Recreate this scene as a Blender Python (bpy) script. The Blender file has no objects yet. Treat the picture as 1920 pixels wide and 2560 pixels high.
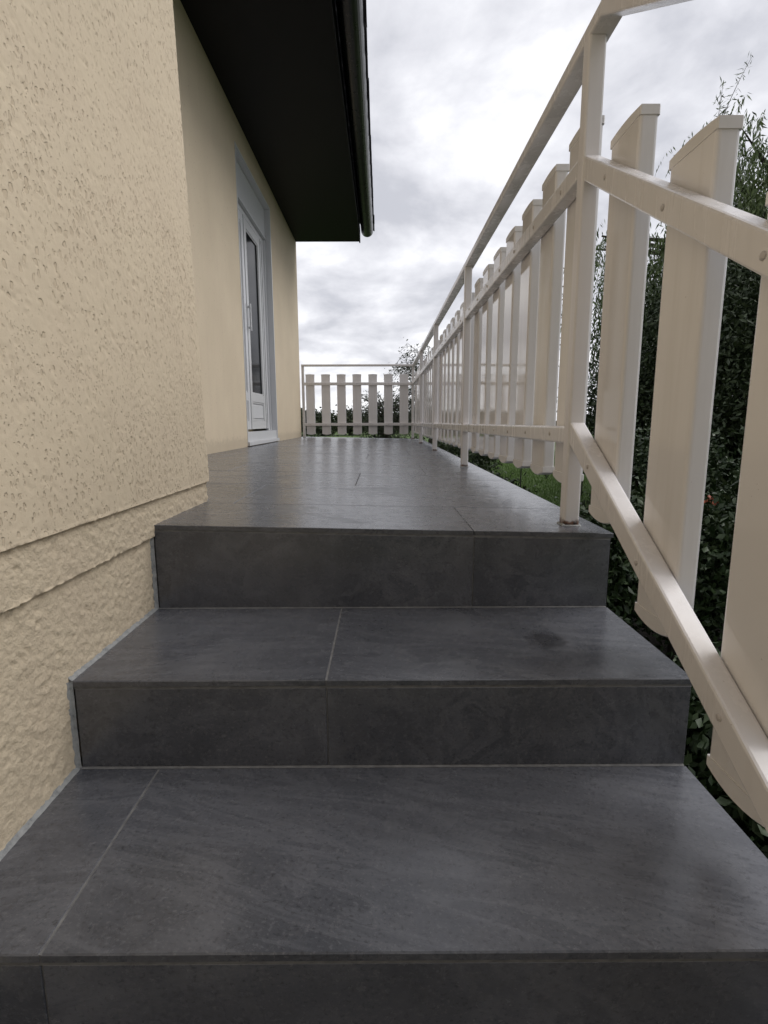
import bpy, math, random
import numpy as np
from mathutils import Matrix, Vector
rng = np.random.default_rng(7)
random.seed(7)
scene = bpy.context.scene
COL = scene.collection

# ------------------------------------------------------------------ camera
YAW, PITCH, ROLL, F = .0030, .1662, -.0032, 1340.0
cy, sy, cp, sp = math.cos(YAW), math.sin(YAW), math.cos(PITCH), math.sin(PITCH)
right = Vector((cy, -sy, 0)); fwd = Vector((sy*cp, cy*cp, -sp)); up = Vector((sy*sp, cy*sp, cp))
r2 = right*math.cos(ROLL) + up*math.sin(ROLL)
u2 = up*math.cos(ROLL) - right*math.sin(ROLL)
cam_d = bpy.data.cameras.new('camera'); cam = bpy.data.objects.new('camera', cam_d); COL.objects.link(cam)
m = Matrix.Identity(4)
for i in range(3):
    m[i][0] = r2[i]; m[i][1] = u2[i]; m[i][2] = -fwd[i]
m[0][3], m[1][3], m[2][3] = 0.0, 0.0, .2435
cam.matrix_world = m
cam_d.sensor_fit = 'VERTICAL'; cam_d.sensor_height = 36; cam_d.sensor_width = 27
cam_d.lens = F/2560*36
cam_d.clip_start = .02; cam_d.clip_end = 2000
scene.camera = cam

# ------------------------------------------------------------------ world
SUN_EL, SUN_AZ = math.radians(46), math.radians(82)      # azimuth from +y towards +x
w = bpy.data.worlds.new("World"); scene.world = w; w.use_nodes = True
nt = w.node_tree; N = nt.nodes; L = nt.links; N.clear()
def nd(t, **k):
    n = N.new(t)
    for a, b in k.items(): setattr(n, a, b)
    return n
out = nd('ShaderNodeOutputWorld')
sky = nd('ShaderNodeTexSky', sky_type='NISHITA', sun_disc=False, sun_elevation=SUN_EL, sun_rotation=SUN_AZ)
bg1 = nd('ShaderNodeBackground'); bg1.inputs[1].default_value = .08
L.new(sky.outputs[0], bg1.inputs[0])
tc = nd('ShaderNodeTexCoord'); sep = nd('ShaderNodeSeparateXYZ'); L.new(tc.outputs['Generated'], sep.inputs[0])
def mth(op, a, b=None):
    n = nd('ShaderNodeMath', operation=op)
    for i, s in enumerate((a, b)):
        if s is None: continue
        if isinstance(s, (int, float)): n.inputs[i].default_value = s
        else: L.new(s, n.inputs[i])
    return n.outputs[0]
zz = mth('ADD', mth('ABSOLUTE', sep.outputs[2]), .30)
cmb = nd('ShaderNodeCombineXYZ')
L.new(mth('DIVIDE', sep.outputs[0], zz), cmb.inputs[0]); L.new(mth('DIVIDE', sep.outputs[1], zz), cmb.inputs[1])
n1 = nd('ShaderNodeTexNoise'); n1.inputs['Scale'].default_value = 3.0; n1.inputs['Detail'].default_value = 8; n1.inputs['Roughness'].default_value = .56
n1.inputs['Distortion'].default_value = .15
n2 = nd('ShaderNodeTexNoise'); n2.inputs['Scale'].default_value = 1.0; n2.inputs['Detail'].default_value = 2
mp = nd('ShaderNodeMapping'); mp.inputs['Location'].default_value = (14.6, 6.1, 0)
L.new(cmb.outputs[0], mp.inputs[0]); L.new(mp.outputs[0], n1.inputs[0]); L.new(mp.outputs[0], n2.inputs[0])
mixn = mth('ADD', mth('MULTIPLY', n1.outputs[0], .72), mth('MULTIPLY', n2.outputs[0], .28))
# lighter cloud low above the horizon all round
low = mth('MULTIPLY', mth('POWER', mth('SUBTRACT', 1.0, mth('ABSOLUTE', sep.outputs[2])), 5.0), .10)
mixn = mth('ADD', mixn, low)
cr = nd('ShaderNodeValToRGB')
cr.color_ramp.interpolation = 'B_SPLINE'
e = cr.color_ramp.elements
e[0].position = .42; e[0].color = (.50, .51, .56, 1)
e[1].position = .64; e[1].color = (.97, .97, .99, 1)
x = e.new(.485); x.color = (.63, .635, .68, 1)
x = e.new(.565); x.color = (.76, .765, .81, 1)
L.new(mixn, cr.inputs[0])
bg2 = nd('ShaderNodeBackground'); bg2.inputs[1].default_value = 1.12
L.new(cr.outputs[0], bg2.inputs[0])
mx = nd('ShaderNodeMixShader'); mx.inputs[0].default_value = .95
L.new(bg1.outputs[0], mx.inputs[1]); L.new(bg2.outputs[0], mx.inputs[2]); L.new(mx.outputs[0], out.inputs[0])

sd = bpy.data.lights.new('sun', 'SUN'); sd.energy = 1.5; sd.angle = math.radians(40); sd.color = (1, .975, .945)
so = bpy.data.objects.new('sun', sd); COL.objects.link(so)
dv = Vector((math.sin(SUN_AZ)*math.cos(SUN_EL), math.cos(SUN_AZ)*math.cos(SUN_EL), math.sin(SUN_EL)))
so.rotation_euler = dv.to_track_quat('Z', 'Y').to_euler()

scene.view_settings.view_transform = 'Standard'; scene.view_settings.look = 'None'
scene.view_settings.exposure = 0.13; scene.view_settings.gamma = 1; scene.view_settings.use_curve_mapping = False
scene.render.engine = 'CYCLES'
scene.render.resolution_x = 768; scene.render.resolution_y = 1024

# ------------------------------------------------------------------ helpers
def tag(o, label=None, cat=None, group=None, kind=None):
    if label: o['label'] = label
    if cat: o['category'] = cat
    if group: o['group'] = group
    if kind: o['kind'] = kind
    return o
def link(name, me, mat=None, parent=None, loc=None):
    o = bpy.data.objects.new(name, me); COL.objects.link(o)
    if mat and not me.materials: me.materials.append(mat)
    if parent: o.parent = parent
    if loc is not None: o.location = loc
    return o
def empty(name, loc=(0, 0, 0), **k):
    o = bpy.data.objects.new(name, None); COL.objects.link(o); o.location = loc; o.empty_display_size = .1
    return tag(o, **k)
class MB:
    def __init__(s): s.v = []; s.f = []; s.n = 0
    def add(s, v, f):
        s.v += [tuple(p) for p in v]; s.f += [tuple(i+s.n for i in q) for q in f]; s.n += len(v); return s
    def mesh(s, name, smooth=False):
        me = bpy.data.meshes.new(name); me.from_pydata(s.v, [], s.f); me.validate(); me.update()
        import bmesh
        b = bmesh.new(); b.from_mesh(me); bmesh.ops.recalc_face_normals(b, faces=b.faces[:]); b.to_mesh(me); b.free()
        if smooth: me.polygons.foreach_set('use_smooth', [True]*len(me.polygons))
        return me
    def build(s, name, mat, parent=None, loc=None, smooth=False):
        return link(name, s.mesh(name, smooth), mat, parent, loc)
def box(mb, x0, x1, y0, y1, z0, z1):
    v = [(x, y, z) for z in (z0, z1) for y in (y0, y1) for x in (x0, x1)]
    return mb.add(v, [(0, 2, 3, 1), (4, 5, 7, 6), (0, 1, 5, 4), (2, 6, 7, 3), (0, 4, 6, 2), (1, 3, 7, 5)])
def rrect(a0, a1, b0, b1, r, seg=2):
    pts = []
    for (cx, cz, s) in ((a1-r, b1-r, 0), (a0+r, b1-r, 90), (a0+r, b0+r, 180), (a1-r, b0+r, 270)):
        for k in range(seg+1):
            t = math.radians(s+90*k/seg); pts.append((cx+r*math.cos(t), cz+r*math.sin(t)))
    return pts
def prism(mb, A, B):
    n = len(A)
    f = [(i, (i+1) % n, n+(i+1) % n, n+i) for i in range(n)] + [tuple(range(n))[::-1], tuple(range(n, 2*n))]
    return mb.add(list(A)+list(B), f)
def bar_y(mb, x0, x1, z0, z1, y0, y1, dz=0, r=.004):     # runs along y; dz = height change from y0 to y1
    s = rrect(x0, x1, z0, z1, r)
    return prism(mb, [(a, y0, b) for a, b in s], [(a, y1, b+dz) for a, b in s])
def bar_x(mb, y0, y1, z0, z1, x0, x1, dz=0, r=.004):
    s = rrect(y0, y1, z0, z1, r)
    return prism(mb, [(x0, a, b) for a, b in s], [(x1, a, b+dz) for a, b in s])
def bar_z(mb, x0, x1, y0, y1, z0, z1, r=.004):
    s = rrect(x0, x1, y0, y1, r)
    return prism(mb, [(a, b, z0) for a, b in s], [(a, b, z1) for a, b in s])
def tube(mb, pts, rads, n=6):
    pts = [Vector(p) for p in pts]; rings = []
    for i, p in enumerate(pts):
        d = (pts[min(i+1, len(pts)-1)]-pts[max(i-1, 0)]).normalized()
        a = d.orthogonal().normalized(); b = d.cross(a)
        rings += [p+rads[i]*(a*math.cos(2*math.pi*k/n)+b*math.sin(2*math.pi*k/n)) for k in range(n)]
    f = []
    for i in range(len(pts)-1):
        for k in range(n):
            f.append((i*n+k, i*n+(k+1) % n, (i+1)*n+(k+1) % n, (i+1)*n+k))
    f.append(tuple(range(n))); f.append(tuple(range((len(pts)-1)*n, len(pts)*n)))
    return mb.add(rings, f)
def tile(mb, x0, x1, y0, y1, th, zf=lambda x, y: 0, e=.0018):
    # slab with a worn arris; zf gives the top height
    def ring(d, dz): return [(x, y, zf(x, y)+dz) for x, y in ((x0+d, y0+d), (x1-d, y0+d), (x1-d, y1-d), (x0+d, y1-d))]
    v = ring(0, -th)+ring(0, -e)+ring(e, 0)
    f = [(3, 2, 1, 0), (8, 9, 10, 11)]
    for b in (0, 4):
        f += [(b+i, b+(i+1) % 4, b+4+(i+1) % 4, b+4+i) for i in range(4)]
    return mb.add(v, f)
def npmesh(name, V, Fq, smooth=False):
    V = np.asarray(V, np.float32); Fq = np.asarray(Fq, np.int32); k = Fq.shape[1]
    me = bpy.data.meshes.new(name); me.vertices.add(len(V)); me.vertices.foreach_set('co', V.ravel())
    me.loops.add(Fq.size); me.loops.foreach_set('vertex_index', Fq.ravel())
    me.polygons.add(len(Fq)); me.polygons.foreach_set('loop_start', np.arange(0, Fq.size, k, dtype=np.int32))
    if smooth: me.polygons.foreach_set('use_smooth', np.ones(len(Fq), bool))
    me.update(calc_edges=True); return me

# ------------------------------------------------------------------ materials
class Mt:
    def __init__(s, name):
        s.m = bpy.data.materials.new(name); s.m.use_nodes = True; s.t = s.m.node_tree
        s.b = s.t.nodes['Principled BSDF']; s.tc = s.t.nodes.new('ShaderNodeTexCoord')
        s.g = s.t.nodes.new('ShaderNodeNewGeometry')
    def n(s, t, **k):
        q = s.t.nodes.new(t)
        for a, b in k.items(): setattr(q, a, b)
        return q
    def l(s, a, b): s.t.links.new(a, b)
    def co(s, scale=(1, 1, 1), rot=(0, 0, 0), src=None):
        q = s.n('ShaderNodeMapping'); q.inputs['Scale'].default_value = scale; q.inputs['Rotation'].default_value = rot
        s.l(src or s.g.outputs['Position'], q.inputs[0]); return q.outputs[0]
    def noise(s, scale, detail=4, rough=.5, vec=None, dist=0):
        q = s.n('ShaderNodeTexNoise'); q.inputs['Scale'].default_value = scale; q.inputs['Detail'].default_value = detail
        q.inputs['Roughness'].default_value = rough; q.inputs['Distortion'].default_value = dist
        s.l(vec or s.g.outputs['Position'], q.inputs[0]); return q.outputs[0]
    def ramp(s, fac, *st):
        q = s.n('ShaderNodeValToRGB'); e = q.color_ramp.elements
        while len(e) < len(st): e.new(.5)
        for el, (p, c) in zip(e, st):
            el.position = p; el.color = (c, c, c, 1) if isinstance(c, (int, float)) else (*c, 1)
        s.l(fac, q.inputs[0]); return q.outputs[0]
    def math(s, op, a, b=0, c=None):
        q = s.n('ShaderNodeMath', operation=op)
        for i, v in enumerate((a, b, c)):
            if v is None: continue
            if isinstance(v, (int, float)): q.inputs[i].default_value = v
            else: s.l(v, q.inputs[i])
        return q.outputs[0]
    def mix(s, f, a, b, mode='MIX'):
        q = s.n('ShaderNodeMix', data_type='RGBA', blend_type=mode)
        for i, v in ((0, f), (6, a), (7, b)):
            if isinstance(v, (int, float)): q.inputs[i].default_value = v
            elif isinstance(v, tuple): q.inputs[i].default_value = (*v, 1)
            else: s.l(v, q.inputs[i])
        return q.outputs[2]
    def bump(s, h, strength=.3, dist=.01, prev=None):
        q = s.n('ShaderNodeBump'); q.inputs['Strength'].default_value = strength; q.inputs['Distance'].default_value = dist
        s.l(h, q.inputs['Height'])
        if prev: s.l(prev, q.inputs['Normal'])
        s.l(q.outputs[0], s.b.inputs['Normal']); return q.outputs[0]
    def set(s, **k):
        for a, v in k.items():
            i = s.b.inputs[a.replace('_', ' ')]
            if hasattr(v, 'is_output'): s.l(v, i)
            elif isinstance(v, tuple): i.default_value = (*v, 1)
            else: i.default_value = v
        return s

def tile_mat(name, floor=True):
    M = Mt(name)
    rnd = M.n('ShaderNodeObjectInfo').outputs['Random']
    off = M.n('ShaderNodeVectorMath', operation='SCALE'); off.inputs[0].default_value = (7.3, 3.1, 5.7)
    M.l(rnd, off.inputs['Scale'])
    ad = M.n('ShaderNodeVectorMath', operation='ADD'); M.l(M.g.outputs['Position'], ad.inputs[0]); M.l(off.outputs[0], ad.inputs[1])
    rt = M.n('ShaderNodeVectorRotate', rotation_type='Z_AXIS'); M.l(ad.outputs[0], rt.inputs['Vector'])
    M.l(M.math('MULTIPLY_ADD', rnd, 1.1, -.35), rt.inputs['Angle'])
    P = rt.outputs[0]
    st = M.co((1.2, 6.5, 3.0), src=P)
    vein = M.noise(2.3, 7, .62, st, 1.1)
    cloud = M.noise(2.1, 4, .55, P)
    fine = M.noise(210, 3, .62, M.co((.75, 1, 1), src=P))
    mid = M.noise(34, 5, .6, P)
    base = M.ramp(vein, (.30, (.050, .0535, .064)), (.46, (.088, .093, .109)), (.54, (.145, .151, .171)), (.585, (.062, .067, .080)), (.75, (.116, .120, .139)))
    base = M.mix(.55, base, M.ramp(cloud, (.35, (.060, .065, .078)), (.65, (.135, .139, .158))), 'MIX')
    base = M.mix(M.math('MULTIPLY', M.ramp(mid, (.5, 0.0), (.72, 1.0)), .35), base, (.125, .127, .138))
    spk = M.ramp(M.noise(420, 1, .5, P), (.66, 0.0), (.74, 1.0))
    base = M.mix(M.math('MULTIPLY', spk, .35), base, (.19, .19, .19))
    dk = M.ramp(fine, (.34, 1.0), (.43, 0.0))
    lt = M.ramp(fine, (.57, 0.0), (.68, 1.0))
    base = M.mix(M.math('MULTIPLY', lt, .55), base, (.17, .174, .19))
    base = M.mix(M.math('MULTIPLY', dk, .45), base, (.022, .022, .025))
    dust = M.ramp(M.noise(4.5, 6, .7, P, .6), (.52, 0.0), (.72, 1.0))
    base = M.mix(M.math('MULTIPLY', dust, .16), base, (.21, .21, .22))
    M.set(Base_Color=base, Roughness=M.math('ADD', M.math('MULTIPLY_ADD', mid, .18, .17), M.math('MULTIPLY', dust, .12)), Specular_IOR_Level=.62)
    h = M.math('ADD', M.math('MULTIPLY', mid, .6), M.math('MULTIPLY', fine, .25))
    M.bump(h, .16, .0018)
    return M.m
T_FLOOR = tile_mat('slate_tile')

def stain_tile():
    m = T_FLOOR.copy(); m.name = 'slate_tile_damp'
    t = m.node_tree; b = t.nodes['Principled BSDF']
    src = b.inputs['Base Color'].links[0].from_socket
    g = t.nodes.new('ShaderNodeNewGeometry'); vm = t.nodes.new('ShaderNodeVectorMath'); vm.operation = 'DISTANCE'
    ns = t.nodes.new('ShaderNodeTexNoise'); ns.inputs['Scale'].default_value = 38; ns.inputs['Detail'].default_value = 5; t.links.new(g.outputs['Position'], ns.inputs[0])
    vm.inputs[1].default_value = (.345, 1.07, -.2117); t.links.new(g.outputs['Position'], vm.inputs[0])
    ma = t.nodes.new('ShaderNodeMath'); ma.operation = 'MULTIPLY_ADD'; ma.inputs[1].default_value = .055; t.links.new(ns.outputs[0], ma.inputs[0]); t.links.new(vm.outputs['Value'], ma.inputs[2])
    rp = t.nodes.new('ShaderNodeMapRange'); rp.inputs['From Min'].default_value = .052; rp.inputs['From Max'].default_value = .078
    rp.inputs['To Min'].default_value = .7; rp.inputs['To Max'].default_value = 0; t.links.new(ma.outputs[0], rp.inputs['Value'])
    mx = t.nodes.new('ShaderNodeMix'); mx.data_type = 'RGBA'; t.links.new(rp.outputs[0], mx.inputs[0]); t.links.new(src, mx.inputs[6])
    mx.inputs[7].default_value = (.022, .022, .025, 1); t.links.new(mx.outputs[2], b.inputs['Base Color'])
    return m
T_STAIN = stain_tile()

M = Mt('grout'); M.set(Base_Color=M.ramp(M.noise(60), (.3, (.13, .13, .135)), (.7, (.215, .215, .215))), Roughness=.9); GROUT = M.m
M = Mt('dark_grout'); M.set(Base_Color=M.ramp(M.noise(60), (.3, (.035, .035, .037)), (.7, (.06, .06, .062))), Roughness=.9); DGROUT = M.m
M = Mt('sealant'); nz = M.noise(90, 4, .6)
M.set(Base_Color=M.ramp(nz, (.3, (.2, .205, .21)), (.45, (.3, .31, .31)), (.7, (.38, .385, .38))), Roughness=.55); M.bump(nz, .4, .003); SEAL = M.m
M = Mt('concrete'); M.set(Base_Color=M.ramp(M.noise(9, 6), (.3, (.16, .155, .15)), (.7, (.26, .25, .24))), Roughness=.9); M.bump(M.noise(80, 5), .4, .004); CONC = M.m

def render_mat(name, kind):
    M = Mt(name)
    P = M.g.outputs['Position']
    big = M.noise(1.6, 3, .5, P); mid = M.noise(7, 4, .55, P)
    c = M.ramp(big, (.35, (.64, .54, .395)), (.65, (.695, .59, .435)))
    c = M.mix(M.math('MULTIPLY', M.ramp(mid, (.4, 0.0), (.65, 1.0)), .25), c, (.64, .525, .395))
    szb = M.n('ShaderNodeSeparateXYZ'); M.l(P, szb.inputs[0])
    st_ = M.noise(2.2, 5, .6, M.co((7, 7, .6), src=P))
    c = M.mix(M.math('MULTIPLY', M.ramp(st_, (.52, 0.0), (.75, 1.0)), .10), c, (.46, .38, .29))
    if kind == 'smooth':
        spl = M.ramp(M.math('ADD', szb.outputs[2], M.math('MULTIPLY', M.noise(22, 5, .7, P), -.16)), (0.0, 1.0), (.045, 0.0))
        c = M.mix(M.math('MULTIPLY', spl, .28), c, (.25, .205, .15))
        g = M.noise(260, 3, .6, P); pit = M.ramp(M.noise(75, 2, .5, P), (.69, 0.0), (.74, 1.0))
        c = M.mix(M.math('MULTIPLY', pit, .5), c, (.32, .25, .17))
        M.set(Base_Color=c, Roughness=.93)
        M.bump(M.math('SUBTRACT', M.math('MULTIPLY', M.noise(120, 4, .65, P), 1.1), pit), .55, .003)
        return M.m
    sepz = M.n('ShaderNodeSeparateXYZ'); M.l(P, sepz.inputs[0])
    # scraped render above: flat face with torn pits; coarse thrown render on the plinth
    vc = M.co((1, 1.15, .72), src=P)
    dens = M.noise(7, 3, .55, P)
    wob = M.n('ShaderNodeTexNoise'); wob.inputs['Scale'].default_value = 90; wob.inputs['Detail'].default_value = 2; M.l(P, wob.inputs[0])
    wsc = M.n('ShaderNodeVectorMath', operation='SCALE'); wsc.inputs['Scale'].default_value = .010; M.l(wob.outputs['Color'], wsc.inputs[0])
    wad = M.n('ShaderNodeVectorMath', operation='ADD'); M.l(vc, wad.inputs[0]); M.l(wsc.outputs[0], wad.inputs[1])
    hz = M.n('ShaderNodeMapRange'); M.l(sepz.outputs[2], hz.inputs['Value'])
    hz.inputs['From Min'].default_value = 1.4; hz.inputs['From Max'].default_value = .05
    hz.inputs['To Min'].default_value = .0; hz.inputs['To Max'].default_value = .12
    def spots(scale, thr, rad):
        v = M.n('ShaderNodeTexVoronoi'); v.inputs['Scale'].default_value = scale; M.l(wad.outputs[0], v.inputs['Vector'])
        sp3 = M.n('ShaderNodeSeparateColor'); M.l(v.outputs['Color'], sp3.inputs[0])
        k = M.math('SUBTRACT', M.math('ADD', M.math('ADD', sp3.outputs[0], hz.outputs[0]), M.math('MULTIPLY', dens, .5)), thr)
        r_ = M.math('MULTIPLY', M.math('MAXIMUM', k, 0.0), rad)
        return M.ramp(M.math('SUBTRACT', r_, v.outputs['Distance']), (0.0, 0.0), (.10, 1.0))
    pitA = spots(84, .70, .85)
    pitB = spots(155, .70, .8)
    pit = M.math('MAXIMUM', pitA, M.math('MULTIPLY', pitB, .7))
    lump = M.noise(150, 4, .6, M.co((1, 1, 1.1), src=P), .2); lump2 = M.noise(48, 3, .5, P)
    rough = M.math('ADD', M.math('MULTIPLY', lump, 1.0), M.math('MULTIPLY', lump2, .9))
    sw = M.n('ShaderNodeMapRange'); M.l(sepz.outputs[2], sw.inputs['Value'])
    sw.inputs['From Min'].default_value = .055; sw.inputs['From Max'].default_value = .07
    up_h = M.math('SUBTRACT', M.math('MULTIPLY', M.noise(300, 2, .6, P), .12), M.math('MULTIPLY', pit, .8))
    up_h = M.math('ADD', up_h, M.math('MULTIPLY', lump2, .35))
    hmix = M.n('ShaderNodeMix', data_type='FLOAT'); M.l(sw.outputs[0], hmix.inputs[0]); M.l(rough, hmix.inputs[2]); M.l(up_h, hmix.inputs[3])
    pf = M.math('MULTIPLY', M.math('MULTIPLY', pit, sw.outputs[0]), .26)
    c = M.mix(pf, c, (.40, .30, .19))
    M.set(Base_Color=c, Roughness=.92)
    M.bump(hmix.outputs[0], .62, .005)
    return M.m
R_SCR = render_mat('scraped_render', 'scraped')
R_SM = render_mat('fine_render', 'smooth')

def paint(name, col, rough, rust=False, dirt=.25):
    M = Mt(name)
    n = M.noise(5, 4, .6); s = M.noise(3.0, 5, .6, M.co((9, 9, .7)))
    c = M.mix(M.math('MULTIPLY', M.ramp(s, (.5, 0.0), (.8, 1.0)), dirt), col, (col[0]*.72, col[1]*.70, col[2]*.66))
    sp_ = M.ramp(M.noise(130, 2, .5), (.76, 0.0), (.79, 1.0))
    c = M.mix(M.math('MULTIPLY', sp_, .45), c, (.22, .16, .12))
    if rust:
        sz = M.n('ShaderNodeSeparateXYZ'); M.l(M.g.outputs['Position'], sz.inputs[0])
        k = M.math('ADD', M.math('MULTIPLY', sz.outputs[2], 1.0), M.math('MULTIPLY', M.noise(55, 4, .6), -.028))
        rf = M.ramp(M.math('ADD', k, .5), (.475, 1.0), (.481, 0.0))
        c = M.mix(rf, c, M.ramp(M.noise(120, 3), (.35, (.03, .022, .02)), (.6, (.2, .1, .06)), (.75, (.35, .3, .26))))
    rv = M.n('ShaderNodeObjectInfo').outputs['Random']
    tint = M.ramp(rv, (0.0, (.93, .925, .91)), (.5, (.985, .98, .98)), (1.0, (1.0, 1.0, 1.0)))
    c = M.mix(1.0, c, tint, 'MULTIPLY')
    smear = M.ramp(M.noise(1.6, 6, .65, M.co((14, 14, 1.1)), .3), (.50, 0.0), (.78, 1.0))
    M.set(Base_Color=c, Roughness=M.math('ADD', M.math('MULTIPLY_ADD', n, .06, rough), M.math('MULTIPLY', smear, .16)))
    M.bump(M.noise(240, 2, .5), .02 if rough < .1 else .06, .001)
    return M.m
RAIL = paint('rail_paint', (.81, .785, .785), .22)
POST = paint('post_paint', (.81, .785, .785), .26, rust=True)
PICK = paint('picket_lacquer', (.83, .81, .812), .02, dirt=.34)
CAP = paint('cap_lacquer', (.80, .78, .775), .28)
SCREW = paint('screw_paint', (.55, .51, .49), .3)
UPVC = paint('door_upvc', (.64, .65, .665), .3, dirt=.1)
M = Mt('glass'); M.set(Base_Color=(.012, .014, .016), Roughness=.1, Specular_IOR_Level=.08, IOR=1.3); GLASS = M.m
M = Mt('curtain'); M.set(Base_Color=M.ramp(M.n('ShaderNodeTexWave').outputs[1], (.2, (.1, .1, .1)), (.8, (.2, .2, .2))), Roughness=.9); CURT = M.m
M = Mt('black_pvc'); M.set(Base_Color=(.0035, .0035, .004), Roughness=.55, Specular_IOR_Level=.2); M.bump(M.noise(30, 2), .05, .002); SOFF = M.m
M = Mt('black_gutter'); M.set(Base_Color=(.005, .0055, .0065), Roughness=M.math('MULTIPLY_ADD', M.noise(20, 4), .2, .2)); GUT = M.m
M = Mt('roof_tile'); M.set(Base_Color=M.ramp(M.noise(14, 4), (.3, (.02, .02, .022)), (.7, (.045, .045, .05))), Roughness=.7); ROOFT = M.m
M = Mt('gasket'); M.set(Base_Color=(.015, .015, .016), Roughness=.6); GASK = M.m

def leafmat(name, c0, c1, rough=.45, c2=None):
    M = Mt(name)
    r = M.g.outputs['Random Per Island']
    st = [(0.0, c0), (.7, c1)] + ([(1.0, c2)] if c2 else [])
    M.set(Base_Color=M.ramp(r, *st), Roughness=rough, Specular_IOR_Level=.3)
    return M.m
L_WIL = leafmat('willow_leaf', (.045, .07, .018), (.10, .145, .045), .5, (.14, .18, .075))
L_SHR = leafmat('shrub_leaf', (.014, .03, .009), (.035, .06, .02), .45, (.055, .08, .035))
L_HED = leafmat('hedge_leaf', (.018, .03, .012), (.04, .06, .022), .5)
L_FAR = leafmat('far_leaf', (.02, .03, .014), (.045, .058, .026), .6)
L_BRI = leafmat('light_leaf', (.05, .075, .03), (.09, .12, .05), .5)
FLO = leafmat('flower_petal', (.30, .05, .03), (.42, .13, .07), .5)
M = Mt('bark'); M.set(Base_Color=M.ramp(M.noise(14, 5, .6, M.co((3, 3, .6))), (.3, (.025, .02, .016)), (.7, (.08, .065, .05))), Roughness=.9); M.bump(M.noise(25, 5), .6, .02); BARK = M.m
M = Mt('lawn_grass'); 
M.set(Base_Color=M.ramp(M.math('ADD', M.math('MULTIPLY', M.noise(1.3, 4), .6), M.math('MULTIPLY', M.noise(30, 4), .4)), (.35, (.045, .08, .016)), (.55, (.075, .13, .024)), (.7, (.10, .16, .035))), Roughness=.9)
M.bump(M.noise(60, 5, .7), .8, .04); LAWN = M.m
M = Mt('grass_blade'); M.set(Base_Color=M.ramp(M.g.outputs['Random Per Island'], (0, (.06, .12, .015)), (1, (.13, .22, .04))), Roughness=.6); BLADE = M.m
M = Mt('bed_soil'); M.set(Base_Color=M.ramp(M.noise(18, 6, .65), (.3, (.010, .008, .006)), (.7, (.035, .027, .02))), Roughness=.95); M.bump(M.noise(40, 6, .7), .9, .04); SOIL = M.m
M = Mt('pale_stone'); M.set(Base_Color=M.ramp(M.noise(30, 5), (.3, (.35, .35, .32)), (.7, (.55, .55, .5))), Roughness=.8); STONE = M.m
M = Mt('stake'); M.set(Base_Color=(.02, .018, .015), Roughness=.7); STAKE = M.m

# ------------------------------------------------------------------ the setting: ground
GZ = -1.2
def gridmesh(name, x0, x1, y0, y1, nx, ny, zf):
    xs = np.linspace(x0, x1, nx); ys = np.linspace(y0, y1, ny); X, Y = np.meshgrid(xs, ys)
    Z = zf(X, Y); V = np.stack([X, Y, Z], -1).reshape(-1, 3)
    i = np.arange((ny-1)*(nx-1)); r_, c_ = i//(nx-1), i % (nx-1); a = r_*nx+c_
    return npmesh(name, V, np.stack([a, a+1, a+nx+1, a+nx], 1), True)
lawn = link('lawn', gridmesh('lawn', -900, 900, -700, 1100, 140, 140, lambda X, Y: GZ + 0*X), LAWN); tag(lawn, kind='structure')
bed = link('flower_bed', gridmesh('flower_bed', .62, 3.1, -1.5, 8.9, 40, 120,
           lambda X, Y: GZ+.012+.03*np.sin(X*7+Y*3)**2*np.clip((3.1-X)*3, 0, 1)*np.clip((8.9-Y), 0, 1)), SOIL); tag(bed, kind='structure')

# grass blades near the bed
def grass(n, x0, x1, y0, y1):
    p = np.stack([rng.uniform(x0, x1, n), rng.uniform(y0, y1, n), np.full(n, GZ)], 1)
    a = rng.uniform(0, 2*np.pi, n); h = rng.uniform(.03, .08, n); wd = .006
    d = np.stack([np.cos(a), np.sin(a), 0*a], 1); ln = rng.normal(0, .02, (n, 3)); ln[:, 2] = h
    V = np.stack([p-d*wd, p+d*wd, p+ln], 1).reshape(-1, 3)
    return npmesh('grass', V, np.arange(n*3).reshape(-1, 3))
tag(link('grass', grass(90000, 1.6, 8.5, 8.6, 26), BLADE), kind='stuff')

# ------------------------------------------------------------------ terrace and stairs
XL, XR, YA, YB, YC = -.5618, .5583, 1.2743, .8969, .5454
Z1, Z2 = -.2117, -.383
SL = .0221
XW, YN = -1.2756, 1.69       # house wall plane, end of the projecting wall
YE = 8.76
def zl(x, y=0): return -SL*(x-XL)
def xedge(y): return .562 + (y-YA)*.0095
terr = empty('terrace', (0, 0, 0), kind='structure')
mb = MB()
# core below the tiles
TH = .011
def wedge(x0, x1a, x1b, y0, y1, dz, zb):
    v = [(x0, y0, zb), (x1a, y0, zb), (x1b, y1, zb), (x0, y1, zb), (x0, y0, zl(x0)+dz), (x1a, y0, zl(x1a)+dz), (x1b, y1, zl(x1b)+dz), (x0, y1, zl(x0)+dz)]
    mb.add(v, [(3, 2, 1, 0), (4, 5, 6, 7), (0, 1, 5, 4), (1, 2, 6, 5), (2, 3, 7, 6), (3, 0, 4, 7)])
wedge(XL-.01, xedge(YA)-.012, xedge(YN)-.012, YA+.014, YN, -TH-.002, GZ-.2)
wedge(XW+.001, xedge(YN)-.012, xedge(YE)-.012, YN, YE-.012, -TH-.002, GZ-.2)
mb.build('slab', CONC, terr)
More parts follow.
